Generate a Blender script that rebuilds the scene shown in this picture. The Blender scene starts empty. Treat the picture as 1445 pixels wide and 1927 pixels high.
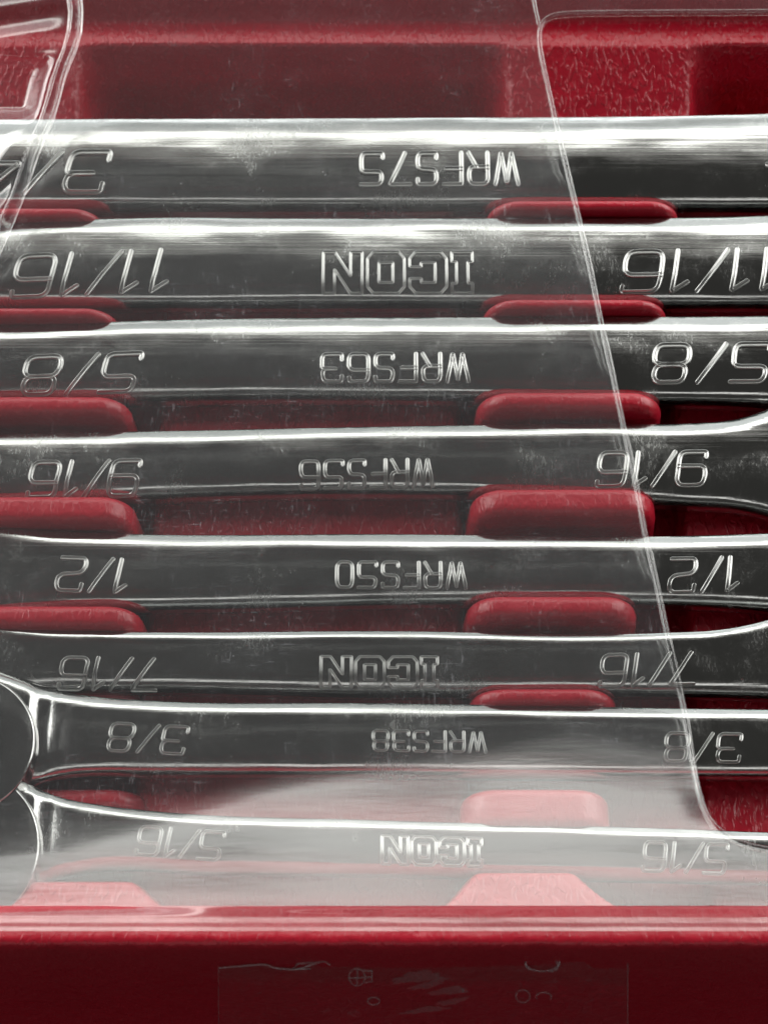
# Chrome combination wrenches in a red moulded tray under a clear vacuum-formed cover.  1 unit = 1 cm.
import bpy, math, random
import numpy as np
from mathutils import Vector

random.seed(4)
rng = np.random.default_rng(4)
S = bpy.context.scene
S.unit_settings.scale_length = 0.01
COL = S.collection

# ------------------------------------------------------------------ camera
TILT = math.radians(28.0)            # from straight down
DIST = 27.4
TGT = np.array([0.0, 0.0, 0.8])
TAN = math.tan(math.radians(15.0))   # half vertical field of view
FWD = np.array([0, math.sin(TILT), -math.cos(TILT)])
UPV = np.array([0, math.cos(TILT), math.sin(TILT)])
CAM = TGT - DIST * FWD
cd = bpy.data.cameras.new('camera')
cam = bpy.data.objects.new('camera', cd)
COL.objects.link(cam)
cam.location = CAM
cam.rotation_euler = (TILT, 0, 0)
cd.sensor_fit = 'VERTICAL'
cd.angle = 2 * math.atan(TAN)
cd.clip_start = 0.5
cd.clip_end = 1000
cd.dof.use_dof = True
cd.dof.focus_distance = 26.7
cd.dof.aperture_fstop = 0.30
S.camera = cam

# ------------------------------------------------------------------ light: a dim room, one tall window behind the tray, unseen fill lamps added
w = bpy.data.worlds.new('World')
S.world = w
w.use_nodes = True
w.node_tree.nodes['Background'].inputs[0].default_value = (0.050, 0.049, 0.046, 1)
w.node_tree.nodes['Background'].inputs[1].default_value = 1.0


def area(name, loc, rot, sx, sy, rad, col):
    l = bpy.data.lights.new(name, 'AREA')
    l.shape = 'RECTANGLE'
    l.size, l.size_y = sx, sy
    l.energy = rad * math.pi * sx * sy
    l.color = col
    o = bpy.data.objects.new(name, l)
    COL.objects.link(o)
    o.location = loc
    o.rotation_euler = rot
    return o


R90 = math.radians(90)
area('window_light', (0, 70, 33), (-R90, 0, 0), 190, 58, 1.25, (0.95, 1.0, 0.985))
area('window_upper_light', (0, 69.5, 53), (-R90, 0, 0), 180, 22, 3.1, (1.0, 0.985, 0.92))
area('window_lower_light', (0, 69.5, 8), (-R90, 0, 0), 180, 7, 1.6, (0.97, 1.0, 1.0))
area('left_fill_light', (-75, 50, 48), (0, -R90 * 0.75, 0), 75, 84, 4.6, (1.0, 0.99, 0.96))  # unseen soft fill on the left, added to brighten the red plastic
area('right_fill_light', (75, 50, 48), (0, R90 * 0.75, 0), 75, 84, 3.8, (1.0, 0.98, 0.95))  # its unseen counterpart on the right, also an added fill

area('gradient_fill_light', (0, 69.2, 74), (-R90, 0, 0), 180, 22, 0.34, (1.0, 0.98, 0.92))  # unseen dim strip, added so the chrome highlight fades into a gradient
area('edge_line_fill_light', (0, -60, 44), (math.radians(54), 0, 0), 170, 8, 1.5, (1.0, 0.98, 0.95))  # unseen strip behind the camera, added to draw thin lines along near edges

vs = S.view_settings
vs.view_transform = 'Standard'
vs.look = 'None'
vs.exposure = 0.2
vs.gamma = 1.0
cy = S.cycles
cy.use_denoising = True
cy.max_bounces = 7
cy.glossy_bounces = 4
cy.diffuse_bounces = 3
cy.transparent_max_bounces = 12
cy.use_adaptive_sampling = True
cy.adaptive_threshold = 0.03
cy.adaptive_min_samples = 16
cy.caustics_reflective = True
cy.sample_clamp_indirect = 4.0
cy.blur_glossy = 0.6


# ------------------------------------------------------------------ helpers
def P(u, v, z):
    """world point at height z under photo pixel (u, v)"""
    d = FWD + np.array([1, 0, 0]) * (u - 722.5) / 963.5 * TAN + UPV * (963.5 - v) / 963.5 * TAN
    t = (z - CAM[2]) / d[2]
    return CAM + t * d


def mesh(name, verts, faces, mat, parent=None, smooth=True):
    me = bpy.data.meshes.new(name)
    me.from_pydata([tuple(map(float, p)) for p in verts], [], faces)
    me.update()
    if smooth:
        me.polygons.foreach_set('use_smooth', [True] * len(me.polygons))
    o = bpy.data.objects.new(name, me)
    COL.objects.link(o)
    if mat:
        me.materials.append(mat)
    if parent:
        o.parent = parent
        o.matrix_parent_inverse = parent.matrix_world.inverted()
    return o


def empty(name, loc):
    o = bpy.data.objects.new(name, None)
    COL.objects.link(o)
    o.location = tuple(map(float, loc))
    o.empty_display_size = 0.5
    bpy.context.view_layer.update()
    return o


def tag(o, label=None, cat=None, group=None, kind=None):
    for k, v in (('label', label), ('category', cat), ('group', group), ('kind', kind)):
        if v:
            o[k] = v
    return o


def grid_faces(n, m, flip=False):
    f = []
    for i in range(n - 1):
        for j in range(m - 1):
            a, b, c, d = i * m + j, i * m + j + 1, (i + 1) * m + j + 1, (i + 1) * m + j
            f.append((a, d, c, b) if flip else (a, b, c, d))
    return f


def ss(a, b, x):
    t = np.clip((x - a) / (b - a), 0, 1)
    return t * t * (3 - 2 * t)


def row_of(y, z):
    """photo row of world points (x does not matter)"""
    d0, d1 = y - CAM[1], z - CAM[2]
    f = d0 * FWD[1] + d1 * FWD[2]
    return 963.5 - (d0 * UPV[1] + d1 * UPV[2]) / f * 963.5 / TAN


def interp(pts):
    xs = [p[0] for p in pts]
    ys = [p[1] for p in pts]
    return lambda x: np.interp(x, xs, ys)


# smooth (Catmull-like) interpolation through pixel stations
def smooth_interp(pts):
    xs = np.array([p[0] for p in pts], float)
    ys = np.array([p[1] for p in pts], float)
    m = np.gradient(ys, xs) if len(xs) > 1 else np.zeros(1)

    def f(x):
        x = np.clip(np.asarray(x, float), xs[0], xs[-1])
        k = np.clip(np.searchsorted(xs, x) - 1, 0, len(xs) - 2)
        h = xs[k + 1] - xs[k]
        t = (x - xs[k]) / h
        return ((2 * t**3 - 3 * t**2 + 1) * ys[k] + (t**3 - 2 * t**2 + t) * h * m[k]
                + (-2 * t**3 + 3 * t**2) * ys[k + 1] + (t**3 - t**2) * h * m[k + 1])
    return f


# ------------------------------------------------------------------ materials
class NT:
    def __init__(self, name):
        self.m = bpy.data.materials.new(name)
        self.m.use_nodes = True
        self.t = self.m.node_tree
        self.t.nodes.clear()
        self.out = self.n('ShaderNodeOutputMaterial')
        self.co = self.n('ShaderNodeTexCoord')

    def n(self, typ, **kw):
        nd = self.t.nodes.new(typ)
        for k, v in kw.items():
            if k.startswith('_'):
                setattr(nd, k[1:], v)
            else:
                nd.inputs[k.replace('__', ' ')].default_value = v
        return nd

    def l(self, a, b):
        self.t.links.new(a, b)

    def math(self, op, a, b=None, c=None, clamp=False):
        nd = self.t.nodes.new('ShaderNodeMath')
        nd.operation = op
        nd.use_clamp = clamp
        for k, v in enumerate((a, b, c)):
            if v is None:
                continue
            if isinstance(v, (int, float)):
                nd.inputs[k].default_value = v
            else:
                self.l(v, nd.inputs[k])
        return nd.outputs[0]

    def mapped(self, scale, rot=(0, 0, 0), src='Object'):
        mp = self.t.nodes.new('ShaderNodeMapping')
        mp.inputs['Scale'].default_value = scale
        mp.inputs['Rotation'].default_value = rot
        self.l(self.co.outputs[src], mp.inputs[0])
        return mp.outputs[0]

    def noise(self, vec, scale, detail=3, rough=0.5, dist=0.0):
        nd = self.n('ShaderNodeTexNoise', Scale=scale, Detail=detail, Roughness=rough, Distortion=dist)
        self.l(vec, nd.inputs['Vector'])
        return nd.outputs[0]

    def ramp(self, v, a, b, lo=0.0, hi=1.0):
        nd = self.n('ShaderNodeMapRange')
        nd.interpolation_type = 'SMOOTHSTEP'
        for k, x in (('From Min', a), ('From Max', b), ('To Min', lo), ('To Max', hi)):
            nd.inputs[k].default_value = x
        self.l(v, nd.inputs[0])
        return nd.outputs[0]


def chrome_mat():
    t = NT('polished_chrome')
    b = t.n('ShaderNodeBsdfPrincipled')
    b.inputs['Metallic'].default_value = 1
    b.inputs['Base Color'].default_value = (0.41, 0.415, 0.408, 1)
    brushed = t.noise(t.mapped((0.12, 9, 9)), 2.0, 4, 0.6)
    smudge = t.noise(t.mapped((1, 1, 1)), 0.9, 5, 0.65, 0.5)
    grain = t.noise(t.mapped((1.5, 1, 1)), 26, 3, 0.6)
    r = t.math('ADD', t.ramp(smudge, 0.38, 0.70, 0.09, 0.20), t.ramp(grain, 0.45, 0.75, 0.0, 0.05))
    print_ = t.math('MULTIPLY', t.ramp(smudge, 0.48, 0.62), t.ramp(t.noise(t.mapped((3, 1, 1), (0, 0, 0.5)), 9, 3, 0.6, 0.8), 0.5, 0.62))
    r = t.math('MULTIPLY_ADD', print_, 0.10, r)
    t.l(r, b.inputs['Roughness'])
    wob = t.noise(t.mapped((0.3, 0.8, 0.8)), 1.1, 2, 0.5)
    h = t.math('ADD', t.math('MULTIPLY', brushed, 0.0035), t.math('MULTIPLY', grain, 0.0012))
    h = t.math('MULTIPLY_ADD', wob, 0.09, h)
    bp = t.n('ShaderNodeBump', Strength=0.55, Distance=1.0)
    t.l(h, bp.inputs['Height'])
    t.l(bp.outputs[0], b.inputs['Normal'])
    t.l(b.outputs[0], t.out.inputs[0])
    return t.m


def engraved_mat():
    t = NT('engraved_chrome')
    b = t.n('ShaderNodeBsdfPrincipled', Metallic=1.0, Roughness=0.31)
    b.inputs['Base Color'].default_value = (0.45, 0.455, 0.445, 1)
    t.l(b.outputs[0], t.out.inputs[0])
    return t.m


def red_mat(name='red_moulded_plastic', grain=0.015, rough=0.34):
    t = NT(name)
    b = t.n('ShaderNodeBsdfPrincipled')
    v = t.noise(t.mapped((1, 1, 1)), 0.7, 4)
    cr = t.n('ShaderNodeValToRGB')
    cr.color_ramp.elements[0].color = (0.31, 0.0038, 0.015, 1)
    cr.color_ramp.elements[1].color = (0.41, 0.0065, 0.023, 1)
    t.l(v, cr.inputs[0])
    t.l(cr.outputs[0], b.inputs['Base Color'])
    b.inputs['Roughness'].default_value = rough
    b.inputs['Specular IOR Level'].default_value = 0.5
    # leather-like worm grain
    worm = t.noise(t.mapped((1.7, 0.75, 1), (0, 0, 0.40)), 7.6, 1.5, 0.4, 0.5)
    ridge = t.ramp(worm, 0.46, 0.66, 0.0, 1.0)
    fine = t.noise(t.mapped((1, 1, 1)), 22, 3)
    lump = t.noise(t.mapped((1, 1, 1)), 3.2, 2)
    h = t.math('ADD', t.math('MULTIPLY', ridge, grain), t.math('MULTIPLY', fine, 0.004))
    h = t.math('MULTIPLY_ADD', lump, 0.045, h)
    bp = t.n('ShaderNodeBump', Strength=0.75, Distance=1.0)
    t.l(h, bp.inputs['Height'])
    t.l(bp.outputs[0], b.inputs['Normal'])
    t.l(b.outputs[0], t.out.inputs[0])
    return t.m


def clear_mat(name, f0=0.10, haze=0.05, wave=0.02, scuff=0.20, rough=0.04):
    """thin clear film: see-through, mirrored at its surface, a little scuffed"""
    t = NT(name)
    geo = t.n('ShaderNodeNewGeometry')
    wav = t.noise(t.mapped((0.28, 1.0, 0.6)), 0.55, 2, 0.45)
    fine = t.noise(t.mapped((0.35, 2.2, 1.0), (0, 0, 0.08)), 3.0, 2, 0.6)
    h = t.math('ADD', t.math('MULTIPLY', wav, wave * 8), t.math('MULTIPLY', fine, wave * 0.34))
    bp = t.n('ShaderNodeBump', Strength=1.0, Distance=1.0)
    t.l(h, bp.inputs['Height'])
    dot = t.n('ShaderNodeVectorMath', _operation='DOT_PRODUCT')
    t.l(geo.outputs['Incoming'], dot.inputs[0])
    t.l(bp.outputs[0], dot.inputs[1])
    c = t.math('ABSOLUTE', dot.outputs['Value'])
    f = t.math('POWER', t.math('SUBTRACT', 1.0, c, clamp=True), 5.0)
    f = t.math('MULTIPLY_ADD', f, 1 - f0, f0)
    tr = t.n('ShaderNodeBsdfTransparent')
    tr.inputs[0].default_value = (0.97, 0.975, 0.97, 1)
    gl = t.n('ShaderNodeBsdfGlossy', Roughness=rough)
    gl.inputs[0].default_value = (1, 1, 1, 1)
    t.l(bp.outputs[0], gl.inputs['Normal'])
    m1 = t.n('ShaderNodeMixShader')
    t.l(f, m1.inputs[0])
    t.l(tr.outputs[0], m1.inputs[1])
    t.l(gl.outputs[0], m1.inputs[2])
    # scuffs: short hair scratches + rubbed clouds
    cloud = t.ramp(t.noise(t.mapped((1, 1, 1)), 0.8, 4, 0.6), 0.44, 0.66)
    scr = t.ramp(t.noise(t.mapped((9, 1.4, 1), (0, 0, 0.35)), 3.2, 2.5, 0.7, 0.6), 0.60, 0.68)
    scr2 = t.ramp(t.noise(t.mapped((1.2, 10, 1), (0, 0, -0.2)), 3.0, 2.5, 0.7, 0.4), 0.61, 0.69)
    speck = t.n('ShaderNodeTexVoronoi', Scale=3.4)
    t.l(t.mapped((1, 1, 1)), speck.inputs['Vector'])
    sp = t.ramp(speck.outputs['Distance'], 0.03, 0.07, 1.0, 0.0)
    sm = t.math('MULTIPLY', t.math('MAXIMUM', scr, scr2), cloud)
    sm = t.math('MAXIMUM', sm, t.math('MULTIPLY', sp, t.math('MULTIPLY', cloud, 1.2)))
    fac = t.math('MULTIPLY_ADD', sm, scuff, haze)
    fac = t.math('MULTIPLY_ADD', cloud, haze * 0.35, fac)
    df = t.n('ShaderNodeBsdfDiffuse')
    df.inputs[0].default_value = (0.80, 0.82, 0.88, 1)
    tl = t.n('ShaderNodeBsdfTranslucent')
    tl.inputs[0].default_value = (0.80, 0.82, 0.88, 1)
    m0 = t.n('ShaderNodeMixShader', Fac=0.4)
    t.l(df.outputs[0], m0.inputs[1])
    t.l(tl.outputs[0], m0.inputs[2])
    m2 = t.n('ShaderNodeMixShader')
    t.l(fac, m2.inputs[0])
    t.l(m1.outputs[0], m2.inputs[1])
    t.l(m0.outputs[0], m2.inputs[2])
    t.l(m2.outputs[0], t.out.inputs[0])
    return t.m


def plain(name, col, rough):
    t = NT(name)
    b = t.n('ShaderNodeBsdfPrincipled', Roughness=rough)
    v = t.noise(t.mapped((1, 1, 1)), 0.3, 5)
    cr = t.n('ShaderNodeValToRGB')
    cr.color_ramp.elements[0].color = (*[c * 0.8 for c in col], 1)
    cr.color_ramp.elements[1].color = (*[c * 1.2 for c in col], 1)
    t.l(v, cr.inputs[0])
    t.l(cr.outputs[0], b.inputs['Base Color'])
    t.l(b.outputs[0], t.out.inputs[0])
    return t.m


M_CHROME = chrome_mat()
M_ENGR = engraved_mat()
M_RED = red_mat()
M_PEG = red_mat('red_smooth_plastic', 0.005, 0.36)
M_CLEAR = clear_mat('clear_plastic_film', haze=0.031, wave=0.0045, rough=0.17, scuff=0.15)
M_BEAD = clear_mat('clear_plastic_edge', f0=0.055, haze=0.010, wave=0.004, scuff=0.05, rough=0.07)
M_STICK = clear_mat('clear_sticker_film', f0=0.05, haze=0.010, wave=0.002, scuff=0.10, rough=0.15)
M_SCUFF = clear_mat('rubbed_adhesive', f0=0.04, haze=0.10, wave=0.002, scuff=0.3, rough=0.3)
M_TABLE = plain('dark_table', (0.05, 0.045, 0.04), 0.6)

# ------------------------------------------------------------------ setting
X0, X1 = -9.5, 9.5
tb = mesh('table_top', [(-40, -40, -2.4), (40, -40, -2.4), (40, 40, -2.4), (-40, 40, -2.4)], [(0, 1, 2, 3)], M_TABLE)
tag(tb, kind='structure')

# ------------------------------------------------------------------ tray
tray = empty('wrench_tray', (0, 0, -2.4))
tag(tray, 'glossy red moulded plastic tray with grained floor and rounded pegs holding the wrenches', 'tray')


def px_x(u, v, z):
    return P(u, v, z)[0]


def py(v, z):
    return P(722, v, z)[1]


YB = py(216, 0.35)
LZ = 0.80
YS1 = py(88, LZ)
YS2 = py(38, LZ)
RZ0, RZ1 = 1.57, 1.735
YR0 = py(1704, RZ0)
YR1 = py(1776, RZ1)


def tray_h(x, y):
    z = np.zeros_like(x)
    # grained floor panels between the rows of pegs stand a little proud
    panel = ss(px_x(275, 1000, 0), px_x(300, 1000, 0), x) * (1 - ss(px_x(860, 1000, 0), px_x(880, 1000, 0), x))
    panel += ss(px_x(1262, 1000, 0), px_x(1285, 1000, 0), x)
    z += 0.29 * panel
    # back: slope up to a ledge, then a low step
    slope = 0.15 + (LZ - 0.15) * np.clip((y - (YB - 0.2)) / (YS1 - YB + 0.2), 0, 1)
    slope = slope - 0.05 * ss(YS1, YS2, y)
    back = np.where(y > YB - 0.9, slope * ss(YB - 0.9, YB - 0.3, y), 0)
    z = np.maximum(z, back)
    # pockets cut deep into the back slope
    pk = ss(px_x(140, 140, .6), px_x(235, 140, .6), x) * (1 - ss(px_x(870, 140, .6), px_x(965, 140, .6), x))
    pk = pk + ss(px_x(1290, 140, .6), px_x(1385, 140, .6), x)
    pk = pk * (1 - ss(py(96, LZ), py(54, LZ), y)) * ss(YB - 1.0, YB - 0.6, y)
    well = np.clip(LZ - 0.05 - 6.0 * (py(84, LZ) - y), -2.2, 5)
    z = z * (1 - pk) + np.minimum(z, well) * pk
    z = z + 0.42 * ss(YS2 - 0.02, YS2 + 0.22, y)
    # front rim: top leans inward, outer face drops away
    rim_top = RZ0 + (RZ1 - RZ0) * np.clip((YR0 - y) / (YR0 - YR1), 0, 1.05)
    rim = rim_top * ss(YR0 + 0.28, YR0 - 0.02, y)
    # mounds growing out of the rim between the wrench seats
    for ul, ur, tl, tr, vt in ((-420, 400, -260, 250, 1633), (755, 1255, 890, 1085, 1616)):
        yt = py(vt, 0.85)
        f = np.clip((y - YR0) / (yt - YR0), 0, 1)
        xl = px_x(ul, 1700, .9) + (px_x(tl, 1700, .9) - px_x(ul, 1700, .9)) * f ** 0.55
        xr = px_x(ur, 1700, .9) + (px_x(tr, 1700, .9) - px_x(ur, 1700, .9)) * f ** 0.55
        m = ss(xl - 0.12, xl + 0.22, x) * (1 - ss(xr - 0.22, xr + 0.12, x)) * (1 - ss(yt - 0.24, yt + 0.08, y))
        rim = np.maximum(rim, m * (1.02 - 0.16 * f))
    z = np.where(y < 0, np.maximum(z, rim), z)
    drop = ss(YR1 + 0.12, YR1 - 0.40, y)
    z = z - drop * (0.5 + 3.4 * np.clip((YR1 - y) / 0.8, 0, 1.2))
    return z


def graded(a, b, step, dense):
    out = [a]
    while out[-1] < b:
        s = step
        for lo, hi, st in dense:
            if lo <= out[-1] <= hi:
                s = min(s, st)
        out.append(out[-1] + s)
    return np.array(out)


xs = graded(X0, X1, 0.07, [])
ys = graded(YR1 - 2.2, YS2 + 2.0, 0.07, [(YR1 - 1.0, YR0 + 1.0, 0.03), (YS1 - 0.6, YS2 + 0.6, 0.035)])
XX, YY = np.meshgrid(xs, ys)
ZZ = tray_h(XX, YY)
ZZ = np.maximum(ZZ, -2.35)
body = mesh('tray_body', np.stack([XX, YY, ZZ], -1).reshape(-1, 3), grid_faces(len(ys), len(xs)), M_RED, tray)

body.data.materials.append(M_PEG)
cen = np.zeros(len(body.data.polygons) * 3)
body.data.polygons.foreach_get('center', cen)
body.data.polygons.foreach_set('material_index', (cen[1::3] < YR0 + 0.2).astype(np.int32))


def peg(u0, u1, vtop, ztop, thick, zbase=-0.05, corner=0.5):
    """rounded block: photo columns u0..u1, back top edge seen at row vtop"""
    xa, xb = px_x(u0, vtop + 30, ztop), px_x(u1, vtop + 30, ztop)
    re = min(0.15, thick * 0.46)
    yb = py(vtop, ztop - 0.03)
    y1, y0 = yb + 0.03, yb + 0.03 - thick
    cx, hw = (xa + xb) / 2, (xb - xa) / 2
    nseg = 12

    def outline(ins):
        r = max(corner - ins, 0.02)
        W, T = hw - ins, ztop - ins
        pts = [(-W - 0.06, zbase)]
        for k in range(nseg + 1):
            a = math.pi - k * math.pi / 2 / nseg
            pts.append((-W + r + r * math.cos(a), T - r + r * math.sin(a)))
        for k in range(nseg + 1):
            a = math.pi / 2 - k * math.pi / 2 / nseg
            pts.append((W - r + r * math.cos(a), T - r + r * math.sin(a)))
        pts.append((W + 0.06, zbase))
        return pts
    loops = []
    K = 6
    for k in range(K + 1):
        a = k * math.pi / 2 / K
        loops.append((re * (1 - math.sin(a)), y0 + re * (1 - math.cos(a))))
    for k in range(K, -1, -1):
        a = k * math.pi / 2 / K
        loops.append((re * (1 - math.sin(a)), y1 - re * (1 - math.cos(a))))
    vs_, fs = [], []
    n = None
    for ins, y in loops:
        o = outline(ins)
        n = len(o)
        vs_ += [(cx + p[0], y, p[1]) for p in o]
    for i in range(len(loops) - 1):
        for j in range(n - 1):
            fs.append((i * n + j, (i + 1) * n + j, (i + 1) * n + j + 1, i * n + j + 1))
    fs.append(tuple(range(n)))
    last = (len(loops) - 1) * n
    fs.append(tuple(last + j for j in reversed(range(n))))
    return mesh('holder_peg', vs_, fs, M_PEG, tray)


PEGS = [  # right end of the left peg, span of the right peg, top rows, height, thickness
    (190, 918, 1285, 394, 380, 1.21, 0.17),
    (217, 912, 1262, 582, 566, 1.21, 0.17),
    (242, 898, 1252, 746, 738, 1.19, 0.31),
    (250, 886, 1240, 934, 920, 1.17, 0.43),
    (264, 878, 1205, 1140, 1122, 1.08, 0.35),
    (262, 884, 1166, 1290, 1298, 0.96, 0.24),
    (272, 868, 1152, 1486, 1486, 0.88, 0.55),
]
for k, (lr, u0, u1, vl, vr, zt, th) in enumerate(PEGS):
    if k < 5:
        peg(-420, lr, vl, zt, th)
    else:                                 # low pegs tucked behind the flared necks
        peg(-420, lr, vl, 0.60, 0.30)
    peg(u0, u1, vr, zt, th)

# ------------------------------------------------------------------ lettering strokes
def rounded(pts, r, closed=False, n=6):
    pts = [np.array(p, float) for p in pts]
    out = []
    N = len(pts)
    for i in range(N):
        if not closed and i in (0, N - 1):
            out.append(pts[i])
            continue
        a, p, b = pts[i - 1], pts[i], pts[(i + 1) % N]
        la, lb = np.linalg.norm(a - p), np.linalg.norm(b - p)
        rr = min(r, la * 0.48, lb * 0.48)
        if rr < 1e-4:
            out.append(p)
            continue
        p0, p1 = p + (a - p) / la * rr, p + (b - p) / lb * rr
        for k in range(n + 1):
            t = k / n
            out.append((1 - t) ** 2 * p0 + 2 * t * (1 - t) * p + t * t * p1)
    return out


G = {
    '0': (.75, [([(0, 0), (0, 1), (.75, 1), (.75, 0)], 1, .28)]),
    '1': (.42, [([(.05, .78), (.36, 1), (.36, 0)], 0, .02)]),
    '2': (.85, [([(0, .80), (0, 1), (.85, 1), (.85, .52), (.02, .44), (0, 0), (.85, 0)], 0, .24)]),
    '3': (.85, [([(0, .80), (0, 1), (.82, 1), (.82, .53), (.28, .53)], 0, .22),
                ([(.60, .53), (.85, .53), (.85, 0), (0, 0), (0, .2)], 0, .22)]),
    '4': (.85, [([(.62, 0), (.62, 1), (0, .28), (.85, .28)], 0, .02)]),
    '5': (.85, [([(.85, 1), (.05, 1), (.03, .6), (.85, .6), (.85, 0), (0, 0), (0, .14)], 0, .2)]),
    '6': (.85, [([(.83, .86), (.83, 1), (0, 1), (0, 0), (.85, 0), (.85, .58), (.0, .58)], 0, .24)]),
    '7': (.8, [([(0, 1), (.8, 1), (.22, 0)], 0, .05)]),
    '8': (.85, [([(.05, .53), (.05, 1), (.80, 1), (.80, .53)], 1, .22),
                ([(0, 0), (0, .53), (.85, .53), (.85, 0)], 1, .24)]),
    '9': (.85, [([(.02, .14), (.02, 0), (.85, 0), (.85, 1), (0, 1), (0, .42), (.85, .42)], 0, .24)]),
    '/': (.42, [([(-.10, 0), (.46, 1)], 0, 0)]),
    'W': (.9, [([(0, 1), (.24, 0), (.45, .95), (.66, 0), (.9, 1)], 0, .03)]),
    'R': (.75, [([(0, 0), (0, 1), (.75, 1), (.75, .45), (0, .45)], 0, .22), ([(.45, .45), (.75, 0)], 0, 0)]),
    'F': (.7, [([(0, 0), (0, 1), (.7, 1)], 0, .02), ([(0, .5), (.6, .5)], 0, 0)]),
    'S': (.75, [([(.75, .84), (.75, 1), (0, 1), (0, .53), (.75, .5), (.75, 0), (0, 0), (0, .16)], 0, .22)]),
    # heavy slab letters drawn as an outline
    'I': (.5, [([(0, 0), (0, .24), (.11, .24), (.11, .76), (0, .76), (0, 1), (.5, 1), (.5, .76), (.39, .76), (.39, .24), (.5, .24), (.5, 0)], 1, .02)]),
    'C': (.9, [([(.9, .64), (.9, .84), (.76, 1), (.14, 1), (0, .84), (0, .16), (.14, 0), (.76, 0), (.9, .16), (.9, .36),
                 (.62, .36), (.62, .26), (.28, .26), (.28, .74), (.62, .74), (.62, .64)], 1, .02)]),
    'O': (.9, [([(.76, 1), (.14, 1), (0, .84), (0, .16), (.14, 0), (.76, 0), (.9, .16), (.9, .84)], 1, .02),
               ([(.28, .26), (.28, .74), (.62, .74), (.62, .26)], 1, .02)]),
    'N': (.95, [([(0, 0), (0, 1), (.29, 1), (.67, .42), (.67, 1), (.95, 1), (.95, 0), (.66, 0), (.28, .58), (.28, 0)], 1, .02)]),
}


def resample(pts, closed, step):
    if closed:
        pts = pts + [pts[0]]
    out = [pts[0]]
    for a, b in zip(pts[:-1], pts[1:]):
        L = np.linalg.norm(b - a)
        if L < 1e-6:
            continue
        k = max(1, int(L / step))
        for i in range(1, k + 1):
            out.append(a + (b - a) * i / k)
    if closed:
        out = out[:-1]
    return out


PROF = [(-1.0, -0.02), (-.86, .32), (-.66, .36), (-.42, .09), (0, .0), (.42, .09), (.66, .36), (.86, .32), (1.0, -0.02)]


def groove(strokes, width, depth, surf):
    """strokes: [(polyline, closed)] in plan; a pressed groove with burred lips laid on surf(x, s, h)"""
    V, F = [], []
    m = len(PROF)
    for pl, closed in strokes:
        n = len(pl)
        if n < 2:
            continue
        rings = []
        for i in range(n):
            a = pl[i - 1] if (i > 0 or closed) else pl[i]
            b = pl[(i + 1) % n] if (i < n - 1 or closed) else pl[i]
            d = b - a
            d = d / (np.linalg.norm(d) + 1e-9)
            rings.append((pl[i], np.array([-d[1], d[0]]), 1.0))
        if not closed:
            p, nn, _ = rings[0]
            d = np.array([nn[1], -nn[0]])
            cap0 = [(p - d * width / 2 * math.sin(q), nn, max(.05, math.cos(q))) for q in (1.5, 1.2, .8, .4)]
            p, nn, _ = rings[-1]
            d = np.array([nn[1], -nn[0]])
            cap1 = [(p + d * width / 2 * math.sin(q), nn, max(.05, math.cos(q))) for q in (.4, .8, 1.2, 1.5)]
            rings = cap0 + rings + cap1
        base = len(V)
        for p, nn, sc in rings:
            for o, h in PROF:
                q = p + nn * o * width / 2 * sc
                V.append(surf(q[0], q[1], 0.004 + depth * (h * (0.4 + 0.6 * sc))))
        N = len(rings)
        for i in range(N if closed else N - 1):
            i2 = (i + 1) % N
            for j in range(m - 1):
                F.append((base + i * m + j, base + i2 * m + j, base + i2 * m + j + 1, base + i * m + j + 1))
    return V, F


def text_strokes(txt, x0, x1, s0, s1, slant, gap):
    """laid out upside down (as seen from the camera) between world columns x0..x1 and cross positions s0..s1"""
    H = (s1 - s0) / 118.0
    xc = 0
    items = []
    for ch in txt:
        wd, st = G[ch]
        items.append((ch, xc))
        xc += wd + gap
    tot = xc - gap + slant
    k = (x1 - x0) / tot
    res = []
    for ch, ox in items:
        cs = []
        for pts, closed, r in G[ch][1]:
            pl = rounded(pts, r, bool(closed))
            pl = [np.array([x1 - (p[0] + ox + slant * p[1]) * k, H / 2 - p[1] * H]) for p in pl]
            cs.append((resample(pl, bool(closed), 0.035), bool(closed)))
        res.append((ch, cs))
    return res


# ------------------------------------------------------------------ wrenches
PH0, PH1 = math.radians(4.5), math.radians(27)


def half_section(a, b, Ls, r, ph1):
    """from the face centre outwards and down to mid thickness"""
    L0 = a - Ls * math.cos((PH0 + ph1) / 2) - r * (1 - math.sin(ph1))
    L0 = max(L0, 0.05)
    ph = np.concatenate([PH0 * (np.arange(8) + .5) / 8, PH0 + (ph1 - PH0) * (np.arange(14) + .5) / 14])
    st = np.concatenate([np.full(8, L0 / 8), np.full(14, Ls / 14)])
    s = np.concatenate([[0], np.cumsum(st * np.cos(ph))])
    t = np.concatenate([[0], -np.cumsum(st * np.sin(ph))]) + b
    cs, ct = s[-1] - r * math.sin(ph1), t[-1] - r * math.cos(ph1)
    p2 = ph1 + (math.pi / 2 - ph1) * np.arange(1, 13) / 12
    s = np.concatenate([s, cs + r * np.sin(p2)])
    t = np.concatenate([t, ct + r * np.cos(p2)])
    if t[-1] > 0.02:                     # straight side below a tight edge
        s = np.concatenate([s, [s[-1], s[-1]]])
        t = np.concatenate([t, [t[-1] * 0.5, 0]])
    return np.stack([s, t], 1)


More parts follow.
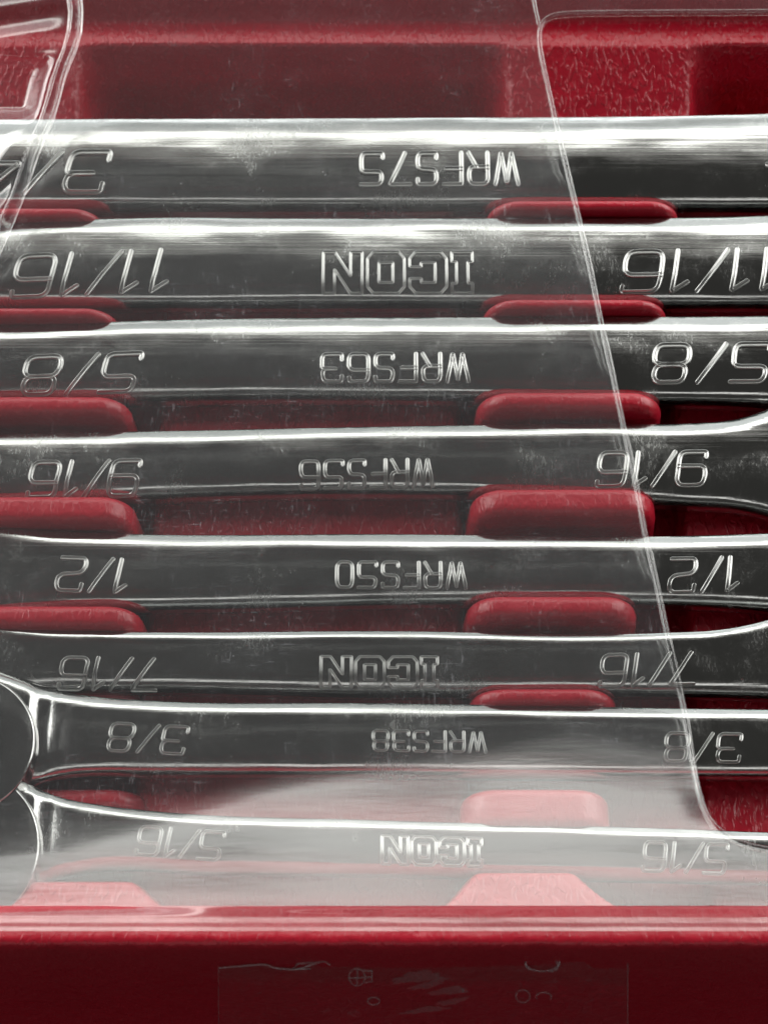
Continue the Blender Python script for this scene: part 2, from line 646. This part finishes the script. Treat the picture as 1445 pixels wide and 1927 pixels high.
def section(a, b, Ls, pf=math.radians(28)):
    """upper half of the cross-section, near side (-) to far side (+)"""
    pn = math.radians(38)
    ln = 0.36 * min(1.0, a / 0.72)
    rn = (b - ln * math.sin((PH0 + pn) / 2) - (a * 0.5) * math.sin(PH0 / 2)) / math.cos(pn)
    near = half_section(a, b, ln, rn, pn)
    near[:, 1] *= b / (b - near[-1, 1]) if near[-1, 1] < 0 else 1.0
    near[:, 1] += max(0, -near[-1, 1])
    far = half_section(a, b, Ls, 0.045, pf)
    return np.concatenate([near[::-1] * [-1, 1], far[1:]])


def build_wrench(spec):
    name, label = 'combination_wrench', spec['label']
    b, Ls, roll = spec['b'], spec['Ls'], math.radians(spec.get('roll', 0))
    zc = spec.get('zc', 0.33 + b)
    top, bot = smooth_interp(spec['top']), smooth_interp(spec['bot'])
    hz = smooth_interp(spec['hz']) if 'hz' in spec else (lambda u: 1.0)
    us = np.unique(np.concatenate([np.arange(-520, 1960, 20), np.arange(-120, 200, 5), np.arange(1250, 1520, 10)]))
    xc_, yc_, a_ = [], [], []
    cr, sr = math.cos(roll), math.sin(roll)
    vm = (spec['top'][2][1] + spec['bot'][0][1]) / 2
    pf = (math.radians(85) - TILT - math.atan((963.5 - vm) / 963.5 * TAN)) / 2 + abs(roll)
    for u in us:
        vt, vb = float(top(u)), float(bot(u))
        pt, pb = P(u, vt, zc), P(u, vb, zc)
        mid = (pt + pb) / 2
        half = abs(pt[1] - pb[1]) / 2    # ground span of the silhouette
        vm = (vt + vb) / 2
        th = TILT + math.atan((963.5 - vm) / 963.5 * TAN)
        r = 0.85 * b
        # half silhouette: r + (a-r) cos(th), measured on the ground as /cos(th)
        a = r + (half * math.cos(th) - r) / math.cos(th)
        a, ym = max(a, r + 0.1), mid[1]
        for _ in range(3):
            q = section(a, b, Ls, pf)
            ss_ = np.concatenate([q[:, 0], q[:, 0]])
            tt_ = np.concatenate([q[:, 1], -q[:, 1]])
            rows = row_of(ym + ss_ * cr - tt_ * sr, zc + ss_ * sr + tt_ * cr)
            cmp_ = half * 2 / (vb - vt)             # cm per photo row
            et, eb = rows.min() - vt, rows.max() - vb
            ym += (et + eb) / 2 * cmp_
            a = max(a + (et - eb) / 2 * cmp_, r + 0.1)
        xc_.append(mid[0])
        yc_.append(ym)
        a_.append(a)
    xc_, yc_, a_ = map(np.array, (xc_, yc_, a_))
    mid = len(us) // 2
    root = empty(name, (0, float(yc_[mid]), zc - b))
    tag(root, label, 'wrench', 'chrome combination wrenches lying side by side in the tray')

    def place(x, y, s, t):
        return (x, y + s * cr - t * sr, zc + s * sr + t * cr)
    V, F = [], []
    n = None
    for x, y, a, u in zip(xc_, yc_, a_, us):
        q = section(a, b, Ls, pf)
        hs = float(hz(u))
        up = q.copy()
        up[:, 1] *= hs
        dn = up[::-1][1:-1] * [1, -1]
        ring = np.concatenate([up, dn])
        n = len(ring)
        V += [place(x, y, s, t) for s, t in ring]
    for i in range(len(us) - 1):
        for j in range(n):
            j2 = (j + 1) % n
            F.append((i * n + j, i * n + j2, (i + 1) * n + j2, (i + 1) * n + j))
    F.append(tuple(range(n)))
    e = (len(us) - 1) * n
    F.append(tuple(e + j for j in reversed(range(n))))
    mesh('shank', V, F, M_CHROME, root)

    cache = {}

    def nrm(q, s):
        e = 0.02
        dt = float(np.interp(s + e, q[:, 0], q[:, 1]) - np.interp(s - e, q[:, 0], q[:, 1]))
        L = math.hypot(2 * e, dt)
        return -dt / L, 2 * e / L

    def surf(x, v, h):
        a = float(np.interp(x, xc_, a_))
        y = float(np.interp(x, xc_, yc_))
        key = round(a, 2)
        if key not in cache:
            cache[key] = section(key, b, Ls, pf)
        q = cache[key]
        rows = row_of(y + q[:, 0] * cr - q[:, 1] * sr, zc + q[:, 0] * sr + q[:, 1] * cr)
        k = slice(6, len(q) - 6)
        s = float(np.interp(v, rows[k][::-1], q[k, 0][::-1]))
        t = float(np.interp(s, q[:, 0], q[:, 1]))
        nx, ny = nrm(q, s)
        return place(x, y, s + nx * h, t + ny * h)

    zf = zc + b
    for kind, txt, u0, u1, v0, v1 in spec['text']:
        xa, xb = px_x(u0, (v0 + v1) / 2, zf), px_x(u1, (v0 + v1) / 2, zf)
        yy = float(np.interp((xa + xb) / 2, xc_, yc_))
        slant = 0.19 if kind == 'engraved_size' else 0.0
        # image row v0 (upper) is the far side
        tilt = (float(top(u1)) - float(top(u0))) / (xb - xa)
        if kind == 'engraved_size':
            wd, dp, gap = spec['stroke'] * 1.02, 0.058, 0.34
        elif kind == 'engraved_code':
            wd, dp, gap = spec['stroke'] * 0.88, 0.050, 0.30
        else:
            wd, dp, gap = 0.046, 0.036, 0.13
        if kind == 'engraved_size' and len(txt) > 3:
            gap = 0.26
        # strokes run upside down: first character sits at the right
        strokes = text_strokes(txt, xa, xb, v0, v1, slant, gap)
        xm, cpr = (xa + xb) / 2, 1 / 118.0
        part = empty(kind, surf(xm, (v0 + v1) / 2, 0))
        part.parent = root
        part.matrix_parent_inverse = root.matrix_world.inverted()
        bpy.context.view_layer.update()
        for ch, cs in strokes:
            # strokes are laid out in cm; rows only serve to find the place on the curved face
            Vt, Ft = groove(cs, wd, dp, lambda x, sv, h: surf(x, (v0 + v1) / 2 + (-sv) / cpr + tilt * (x - xm), h))
            mesh('slash' if ch == '/' else ('digit' if ch.isdigit() else 'letter'), Vt, Ft, M_ENGR, part)

    if 'head' in spec:                    # ring end: flat faced disc with a hole
        hu, hv, rad, zt, thick, hole = spec['head']
        c = P(hu, hv, zt)
        prof = [(hole, -thick), (hole, -0.06), (hole, -0.03), (hole + 0.03, 0), (hole + 0.05, 0.002), (hole * .5 + rad * .5, 0), (rad - 0.2, -0.012), (rad - 0.06, -0.03), (rad - 0.05, -0.032)]
        for k in range(1, 7):
            a = k * math.pi / 2 / 6
            prof.append((rad - 0.05 + 0.05 * math.sin(a), -0.082 + 0.05 * math.cos(a)))
        prof += [(rad + 0.02, -thick * 0.3), (rad + 0.02, -thick * 0.6), (rad - 0.1, -thick)]
        N = 96
        Vh, Fh = [], []
        for i in range(N):
            an = 2 * math.pi * i / N
            for rr, zz in prof:
                Vh.append((c[0] + rr * math.cos(an), c[1] + rr * math.sin(an), zt + zz))
        m = len(prof)
        for i in range(N):
            for j in range(m):
                j2 = (j + 1) % m
                i2 = (i + 1) % N
                Fh.append((i * m + j, i2 * m + j, i2 * m + j2, i * m + j2))
        hd = mesh('ring_end', Vh, Fh, M_CHROME, root)
    return root


FAR = [(-520, 0), (1960, 0)]


def flat(v):
    return [(-520, v), (1960, v)]


SPECS = [
    dict(label='largest chrome wrench, at the back edge of the tray, stamped WRFS75', b=.42, Ls=.52, stroke=.085,
         top=[(-520, 230), (100, 224), (700, 222), (1445, 214), (1960, 190)], bot=flat(409),
         text=[('engraved_size', '3/4', -50, 207, 287, 362), ('engraved_code', 'WRFS75', 680, 974, 289, 347), ('engraved_size', '3/4', 1434, 1690, 285, 358)]),
    dict(label='chrome wrench marked 11/16 with outlined maker name, second from the back', b=.40, Ls=.30, stroke=.075,
         top=[(-520, 400), (-60, 436), (30, 421), (120, 415), (700, 411), (1445, 406), (1960, 380)], bot=flat(590),
         text=[('engraved_size', '11/16', 20, 330, 477, 553), ('engraved_brand', 'ICON', 608, 889, 475, 552), ('engraved_size', '11/16', 1166, 1476, 472, 547)]),
    dict(label='chrome wrench marked 5/8 and stamped WRFS63, third from the back', b=.39, Ls=.36, stroke=.078,
         top=[(-520, 570), (0, 611), (300, 602), (1100, 596), (1445, 594), (1960, 560)], bot=[(-520, 790), (0, 772), (1300, 772), (1960, 790)],
         text=[('engraved_size', '5/8', 37, 266, 669, 739), ('engraved_code', 'WRFS63', 606, 881, 667, 718), ('engraved_size', '5/8', 1222, 1452, 649, 719)]),
    dict(label='chrome wrench marked 9/16 and stamped WRFS56, flaring at the right', b=.36, Ls=.28, stroke=.07,
         top=[(-520, 770), (0, 815), (300, 811), (700, 803), (1150, 797), (1290, 797), (1400, 786), (1445, 772), (1560, 720), (1960, 700)],
         bot=[(-520, 1010), (0, 966), (1270, 962), (1400, 972), (1500, 1000), (1960, 1040)],
         text=[('engraved_size', '9/16', 50, 265, 869, 934), ('engraved_code', 'WRFS56', 566, 814, 867, 917), ('engraved_size', '9/16', 1120, 1333, 852, 914)]),
    dict(label='chrome wrench marked 1/2 and stamped WRFS50, between the 9/16 and 7/16 wrenches', b=.34, Ls=.28, stroke=.066,
         top=[(-520, 900), (-60, 968), (0, 984), (70, 996), (200, 1003), (700, 1005), (1445, 1003), (1960, 960)],
         bot=[(-520, 1240), (-60, 1185), (120, 1160), (300, 1157), (1400, 1155), (1960, 1200)],
         text=[('engraved_size', '1/2', 106, 248, 1052, 1113), ('engraved_code', 'WRFS50', 634, 876, 1059, 1106), ('engraved_size', '1/2', 1256, 1396, 1051, 1113)]),
    dict(label='chrome wrench marked 7/16 with outlined maker name, sixth from the back', b=.31, Ls=.20, roll=9, stroke=.062,
         top=[(-520, 1080), (-80, 1150), (0, 1174), (80, 1184), (200, 1188), (700, 1187), (1260, 1190), (1350, 1185), (1445, 1166), (1560, 1120), (1960, 1080)],
         bot=[(-520, 1390), (0, 1318), (700, 1318), (1445, 1322), (1960, 1350)],
         text=[('engraved_size', '7/16', 108, 301, 1239, 1297), ('engraved_brand', 'ICON', 604, 823, 1236, 1294), ('engraved_size', '7/16', 1126, 1314, 1231, 1289)]),
    dict(label='short chrome wrench marked 3/8 and stamped WRFS38, its ring end at the left', b=.30, Ls=.24, stroke=.052,
         top=[(-520, 1240), (-60, 1250), (0, 1268), (100, 1299), (200, 1313), (300, 1319), (700, 1323), (1300, 1333), (1445, 1335), (1960, 1335)],
         bot=[(-520, 1530), (-40, 1520), (40, 1497), (90, 1476), (140, 1468), (300, 1467), (1300, 1471), (1960, 1475)],
         hz=[(-520, 1.25), (40, 1.26), (56, 1.22), (72, 1.02), (90, .88), (104, .94), (118, .99), (126, 1.0), (200, 1.0), (2000, 1.0)],
         head=(-78, 1398, 1.02, 1.10, .62, .36),
         text=[('engraved_size', '3/8', 201, 355, 1365, 1416), ('engraved_code', 'WRFS38', 702, 913, 1377, 1414), ('engraved_size', '3/8', 1247, 1397, 1381, 1433)]),
    dict(label='smallest chrome wrench marked 5/16 with outlined maker name, nearest the front rim', b=.27, Ls=.2, stroke=.05,
         top=[(-520, 1420), (-40, 1445), (60, 1481), (120, 1502), (200, 1516), (300, 1527), (700, 1543), (1230, 1558), (1445, 1566), (1960, 1580)],
         bot=[(-520, 1740), (-40, 1730), (40, 1700), (100, 1662), (160, 1646), (400, 1648), (1300, 1664), (1960, 1680)],
         hz=[(-520, 1.25), (46, 1.26), (62, 1.22), (78, 1.02), (96, .88), (110, .94), (124, .99), (132, 1.0), (200, 1.0), (2000, 1.0)],
         head=(-92, 1598, 1.15, 1.02, .58, .42),
         text=[('engraved_size', '5/16', 256, 423, 1561, 1613), ('engraved_brand', 'ICON', 719, 906, 1576, 1628), ('engraved_size', '5/16', 1207, 1371, 1587, 1641)]),
]
for sp in SPECS:
    build_wrench(sp)

# ------------------------------------------------------------------ clear cover
cover = empty('clear_cover', (0, 0, 1.2))
tag(cover, 'scuffed clear vacuum-formed plastic cover with a cut-out opening, lying over the wrenches', 'cover')

EDGE = [(-400, 2100), (18, 2100), (22, 1700), (24, 1300), (25, 1130), (26, 1080), (28, 1052), (32, 1034), (40, 1022), (54, 1015), (75, 1014),
        (110, 1019), (160, 1030), (220, 1043), (300, 1062), (400, 1086), (500, 1109), (600, 1129), (700, 1151), (800, 1172), (900, 1194), (1000, 1212),
        (1100, 1235), (1200, 1256), (1300, 1279), (1360, 1291), (1420, 1300), (1480, 1311), (1520, 1322), (1545, 1334), (1562, 1350),
        (1576, 1369), (1586, 1390), (1593, 1412), (1598, 1436), (1602, 1465), (1606, 1520), (1610, 1620), (1616, 1800), (1624, 2100), (2000, 2100)]
edge_x = interp(EDGE)
ZE = 1.30
LEFT = [(-400, 170), (0, 150), (20, 152), (60, 150), (95, 140), (120, 129), (150, 118), (200, 105), (225, 98), (260, 82), (300, 66), (370, 42), (420, 22), (470, 0), (560, -40), (900, -170), (1500, -350)]
left_x = interp(LEFT)


drape = smooth_interp([(-400, 1.46), (200, 1.44), (600, 1.38), (950, 1.31), (1150, 1.22), (1320, 1.08), (1450, 1.0), (1600, 0.99), (2100, 0.99)])
sag_start = smooth_interp([(-500, 1545), (0, 1520), (250, 1480), (480, 1405), (700, 1360), (900, 1330), (1080, 1300), (1250, 1325), (1420, 1330), (2200, 1330)])


def cover_h(u, v):
    """height of the film over photo-plane position (u, v), u and v measured on the level z = ZE"""
    z = drape(v) + 0.0013 * np.maximum(330 - v, 0)
    z = z + 0.17 * ss(900, 0, u) * ss(900, 1400, v)
    # bellies down over the short wrenches, then climbs to the front rim
    dv = np.maximum(v - sag_start(u), 0)
    z = z + np.where(dv < 100, 0.0000120 * dv ** 2, 0.12 + 0.0024 * (dv - 100) + 0.0000003 * (dv - 100) ** 2)
    up = RZ0 + 0.05 + (RZ1 + 0.01 - RZ0) * np.clip((v - 1704) / 72.0, -9, 1.0)
    k = ss(1706, 1724, v)
    z = z * (1 - k) + up * k
    # folded lip beside the opening
    d = edge_x(v) - u
    z = z + 0.03 * (1 - ss(4, 52, d)) * ss(160, 300, v) * (1 - ss(1480, 1560, v))
    # moulded corner at the left
    e = left_x(v) - u
    z = z + 0.50 * ss(-6, 24, e) * (1 - ss(560, 900, v))
    m = ss(24, 62, e) * ss(98, 132, v) * (1 - ss(200, 236, v))
    z = z - 0.26 * m
    z = z + 0.036 * ss(14, 60, e) * np.sin(v / 9.6 + u / 60.0) * (1 - ss(96, 124, v))
    z = z + 0.05 * ss(8, 50, e) * np.sin(v / 15.0 + u / 17.0 + 0.7 * np.sin(v / 31.0)) * ss(225, 270, v) * (1 - ss(480, 620, v))
    # slack ripple
    z = z + 0.012 * np.sin(u / 160.0 + v / 260.0) + 0.008 * np.sin(u / 70.0 - v / 120.0 + 1)
    # front flange: steps down over the rim
    z = z - 0.003 * ss(1718, 1727, v) - 0.004 * ss(1736, 1745, v)
    return z


UT, UB = 1014.0, 1334.0                  # columns where the opening's upper and lower edges start to run sideways
VT, VB, VEND = 75.0, 1545.0, 1752.0
Vc, Fc = [], []


def film_patch(U, V):
    """U, V: 2-D arrays of photo-plane positions, row by row"""
    base = len(Vc)
    Z = cover_h(U, V)
    for u_, v_, z_ in zip(U.ravel(), V.ravel(), Z.ravel()):
        Vc.append(P(u_, v_, z_))
    for f in grid_faces(U.shape[0], U.shape[1], True):
        Fc.append(tuple(base + q for q in f))


vr = np.unique(np.concatenate([np.arange(-300, VEND + 1, 8), np.arange(-20, 480, 3), np.arange(1540, 1630, 4), np.arange(1700, VEND + 1, 2), [VT, VB]]))
ua = np.concatenate([np.linspace(-420, 230, 150)[:-1], np.linspace(230, 960, 80)])
tail = np.linspace(0, 1, 40)[1:]
rowsU = []
for v in vr:
    e = UT if v < VT else (UB if v > VB else float(edge_x(v)))
    rowsU.append(np.concatenate([ua, 960 + (e - 960) * tail]))
rowsU = np.array(rowsU)
film_patch(rowsU, np.repeat(vr[:, None], rowsU.shape[1], 1))
top_pts = [(e[1], e[0]) for e in EDGE if -300 < e[0] <= VT][::-1]        # (u, v) from the corner outwards
bot_pts = [(e[1], e[0]) for e in EDGE if VB <= e[0] < 1640]
et, eb = interp(top_pts), interp(bot_pts)
ut = np.unique(np.concatenate([np.linspace(UT, 1060, 24), np.linspace(1060, 2100, 70)]))
fq = np.linspace(0, 1, 60)[:, None]
film_patch(np.repeat(ut[None, :], 60, 0), -300 + (et(ut)[None, :] + 300) * fq)
ub = np.unique(np.concatenate([np.linspace(UB, 1480, 50), np.linspace(1480, 2100, 40)]))
fq = np.linspace(0, 1, 80)[:, None]
film_patch(np.repeat(ub[None, :], 80, 0), eb(ub)[None, :] + (VEND - eb(ub)[None, :]) * fq)
mesh('cover_film', Vc, Fc, M_CLEAR, cover)


def tube(path, rad, mat, name, parent, ns=10, flatz=1.0):
    V, F = [], []
    N = len(path)
    for i, p in enumerate(path):
        a = np.array(path[max(i - 1, 0)])
        b = np.array(path[min(i + 1, N - 1)])
        d = (b - a) / (np.linalg.norm(b - a) + 1e-9)
        s = np.cross(d, [0, 0, 1])
        s = s / (np.linalg.norm(s) + 1e-9)
        t = np.cross(s, d)
        rr = rad(i) if callable(rad) else rad
        for k in range(ns):
            an = 2 * math.pi * k / ns
            V.append(np.array(p) + s * rr * math.cos(an) + t * rr * flatz * math.sin(an))
    for i in range(N - 1):
        for k in range(ns):
            F.append((i * ns + k, i * ns + (k + 1) % ns, (i + 1) * ns + (k + 1) % ns, (i + 1) * ns + k))
    return mesh(name, V, F, mat, parent)


epath = []
ev = np.array([e[0] for e in EDGE], float)
eu = np.array([e[1] for e in EDGE], float)
sv, su = [], []
for i in range(1, len(ev) - 2):
    L = math.hypot(ev[i + 1] - ev[i], eu[i + 1] - eu[i])
    for k in range(max(1, int(L / 6))):
        t = k / max(1, int(L / 6))
        sv.append(ev[i] + (ev[i + 1] - ev[i]) * t)
        su.append(eu[i] + (eu[i + 1] - eu[i]) * t)
for _ in range(2):
    sv = [sv[0]] + [(sv[i - 1] + 2 * sv[i] + sv[i + 1]) / 4 for i in range(1, len(sv) - 1)] + [sv[-1]]
    su = [su[0]] + [(su[i - 1] + 2 * su[i] + su[i + 1]) / 4 for i in range(1, len(su) - 1)] + [su[-1]]
for u, v in zip(su, sv):
    z = float(cover_h(np.array([u - 1.0]), np.array([v]))[0])
    p = P(u, v, z)
    epath.append((p[0], p[1], z))
tube(epath, 0.046, M_BEAD, 'opening_edge', cover, 14, 1.3)

pth = [P(u, v, float(cover_h(np.array([u - 2.0]), np.array([v]))[0]) + 0.01) for u, v in ((1013.0, 46.0), (1010.0, 30.0), (1006.0, 12.0), (1003.0, -10.0), (1000.0, -60.0))]
tube(pth, 0.035, M_BEAD, 'moulded_rib', cover, 10)
for k, (off, rad) in enumerate(((0, 0.042), (19, 0.03))):
    pth = []
    for v in np.arange(-60, (330, 235)[k], 6):
        u = float(left_x(v)) - off + 1.5 * math.sin(v / 23.0 + k)
        pth.append(P(u, v, float(cover_h(np.array([u]), np.array([float(v)]))[0]) + 0.01))
    tube(pth, rad, M_BEAD, 'moulded_rib', cover, 10)

# ------------------------------------------------------------------ clear sticker on the front face of the tray
stick = empty('clear_sticker', P(795, 1860, 0.3))
tag(stick, 'torn clear sticker with rubbed smears on the dark red front face of the tray', 'sticker')


def front_pt(u, v, off):
    # march down the camera ray to the front face of the tray
    lo, hi = -2.3, 1.3
    for _ in range(22):
        m = (lo + hi) / 2
        p = P(u, v, m)
        if tray_h(np.array([p[0]]), np.array([p[1]]))[0] > m:
            lo = m
        else:
            hi = m
    p = P(u, v, hi)
    return np.array([p[0], p[1] - off * 0.8, p[2] + off * 0.6])


TOP = interp([(412, 1817), (470, 1812), (500, 1810), (520, 1818), (560, 1820), (600, 1806), (640, 1798), (700, 1801), (760, 1803), (830, 1802),
              (900, 1799), (1000, 1794), (1080, 1786), (1180, 1770)])
uu = np.linspace(412, 1180, 60)
vv = np.linspace(0, 1, 9)
Vs = []
for f in vv:
    for u in uu:
        t = float(TOP(u))
        Vs.append(front_pt(u, t + (1990 - t) * f, 0.02))
mesh('sticker_film', Vs, grid_faces(len(vv), len(uu), True), M_STICK, stick)
tube([front_pt(u, float(TOP(u)), 0.05) for u in uu], 0.012, M_SCUFF, 'torn_edge', stick, 6)
tube([front_pt(1180, v, 0.03) for v in np.linspace(1770, 1990, 20)], 0.008, M_SCUFF, 'film_edge', stick, 6)
tube([front_pt(412, v, 0.03) for v in np.linspace(1817, 1990, 20)], 0.005, M_SCUFF, 'film_edge', stick, 6)
tube([front_pt(u, v, 0.035) for u, v in ((520, 1819), (545, 1821), (586, 1820), (552, 1819), (560, 1811), (590, 1807), (612, 1806), (622, 1813))], 0.012, M_SCUFF, 'torn_flap', stick, 6)


def mark(pts):
    tube([front_pt(u, v, 0.05) for u, v in pts], 0.012, M_SCUFF, 'pressed_mark', stick, 6)


def ell(cx, cy, rx, ry, a0=0, a1=360, n=36):
    return [(cx + rx * math.cos(math.radians(a0 + (a1 - a0) * k / n)), cy + ry * math.sin(math.radians(a0 + (a1 - a0) * k / n))) for k in range(n + 1)]


mark(ell(1020, 1806, 32, 17))
mark(ell(1000, 1810, 12, 10, 60, 300))
mark(ell(1038, 1812, 11, 11, -120, 120))
mark(ell(983, 1870, 13, 12))
mark(ell(1022, 1871, 14, 8, 150, 390))
mark(ell(672, 1834, 15, 16))
mark([(655, 1836), (700, 1834)])
mark([(673, 1820), (672, 1850)])
mark([(684, 1822), (700, 1822), (700, 1842), (686, 1845)])
mark(ell(703, 1879, 11, 7))

# rubbed smear: ragged patches of dried adhesive
def smear(cx, cy, rx, ry, ang):
    N = 40
    ca, sa = math.cos(ang), math.sin(ang)
    pts = []
    ph = rng.uniform(0, 6.28, 4)
    for k in range(N):
        a = 2 * math.pi * k / N
        j = 1 + .18 * math.sin(3 * a + ph[0]) + .14 * math.sin(7 * a + ph[1]) + .10 * math.sin(13 * a + ph[2])
        dx, dy = rx * j * math.cos(a), ry * j * math.sin(a)
        pts.append(front_pt(cx + dx * ca - dy * sa, cy + dx * sa + dy * ca, 0.03))
    c = front_pt(cx, cy, 0.032)
    mesh('adhesive_smear', [c] + pts, [(0, 1 + (k + 1) % N, 1 + k) for k in range(N)], M_SCUFF, stick)


smear(785, 1836, 45, 10, -0.12)
smear(805, 1850, 34, 6, -0.25)
smear(845, 1862, 36, 7, -0.1)
smear(850, 1882, 30, 5, -0.2)
smear(800, 1898, 44, 5, -0.12)
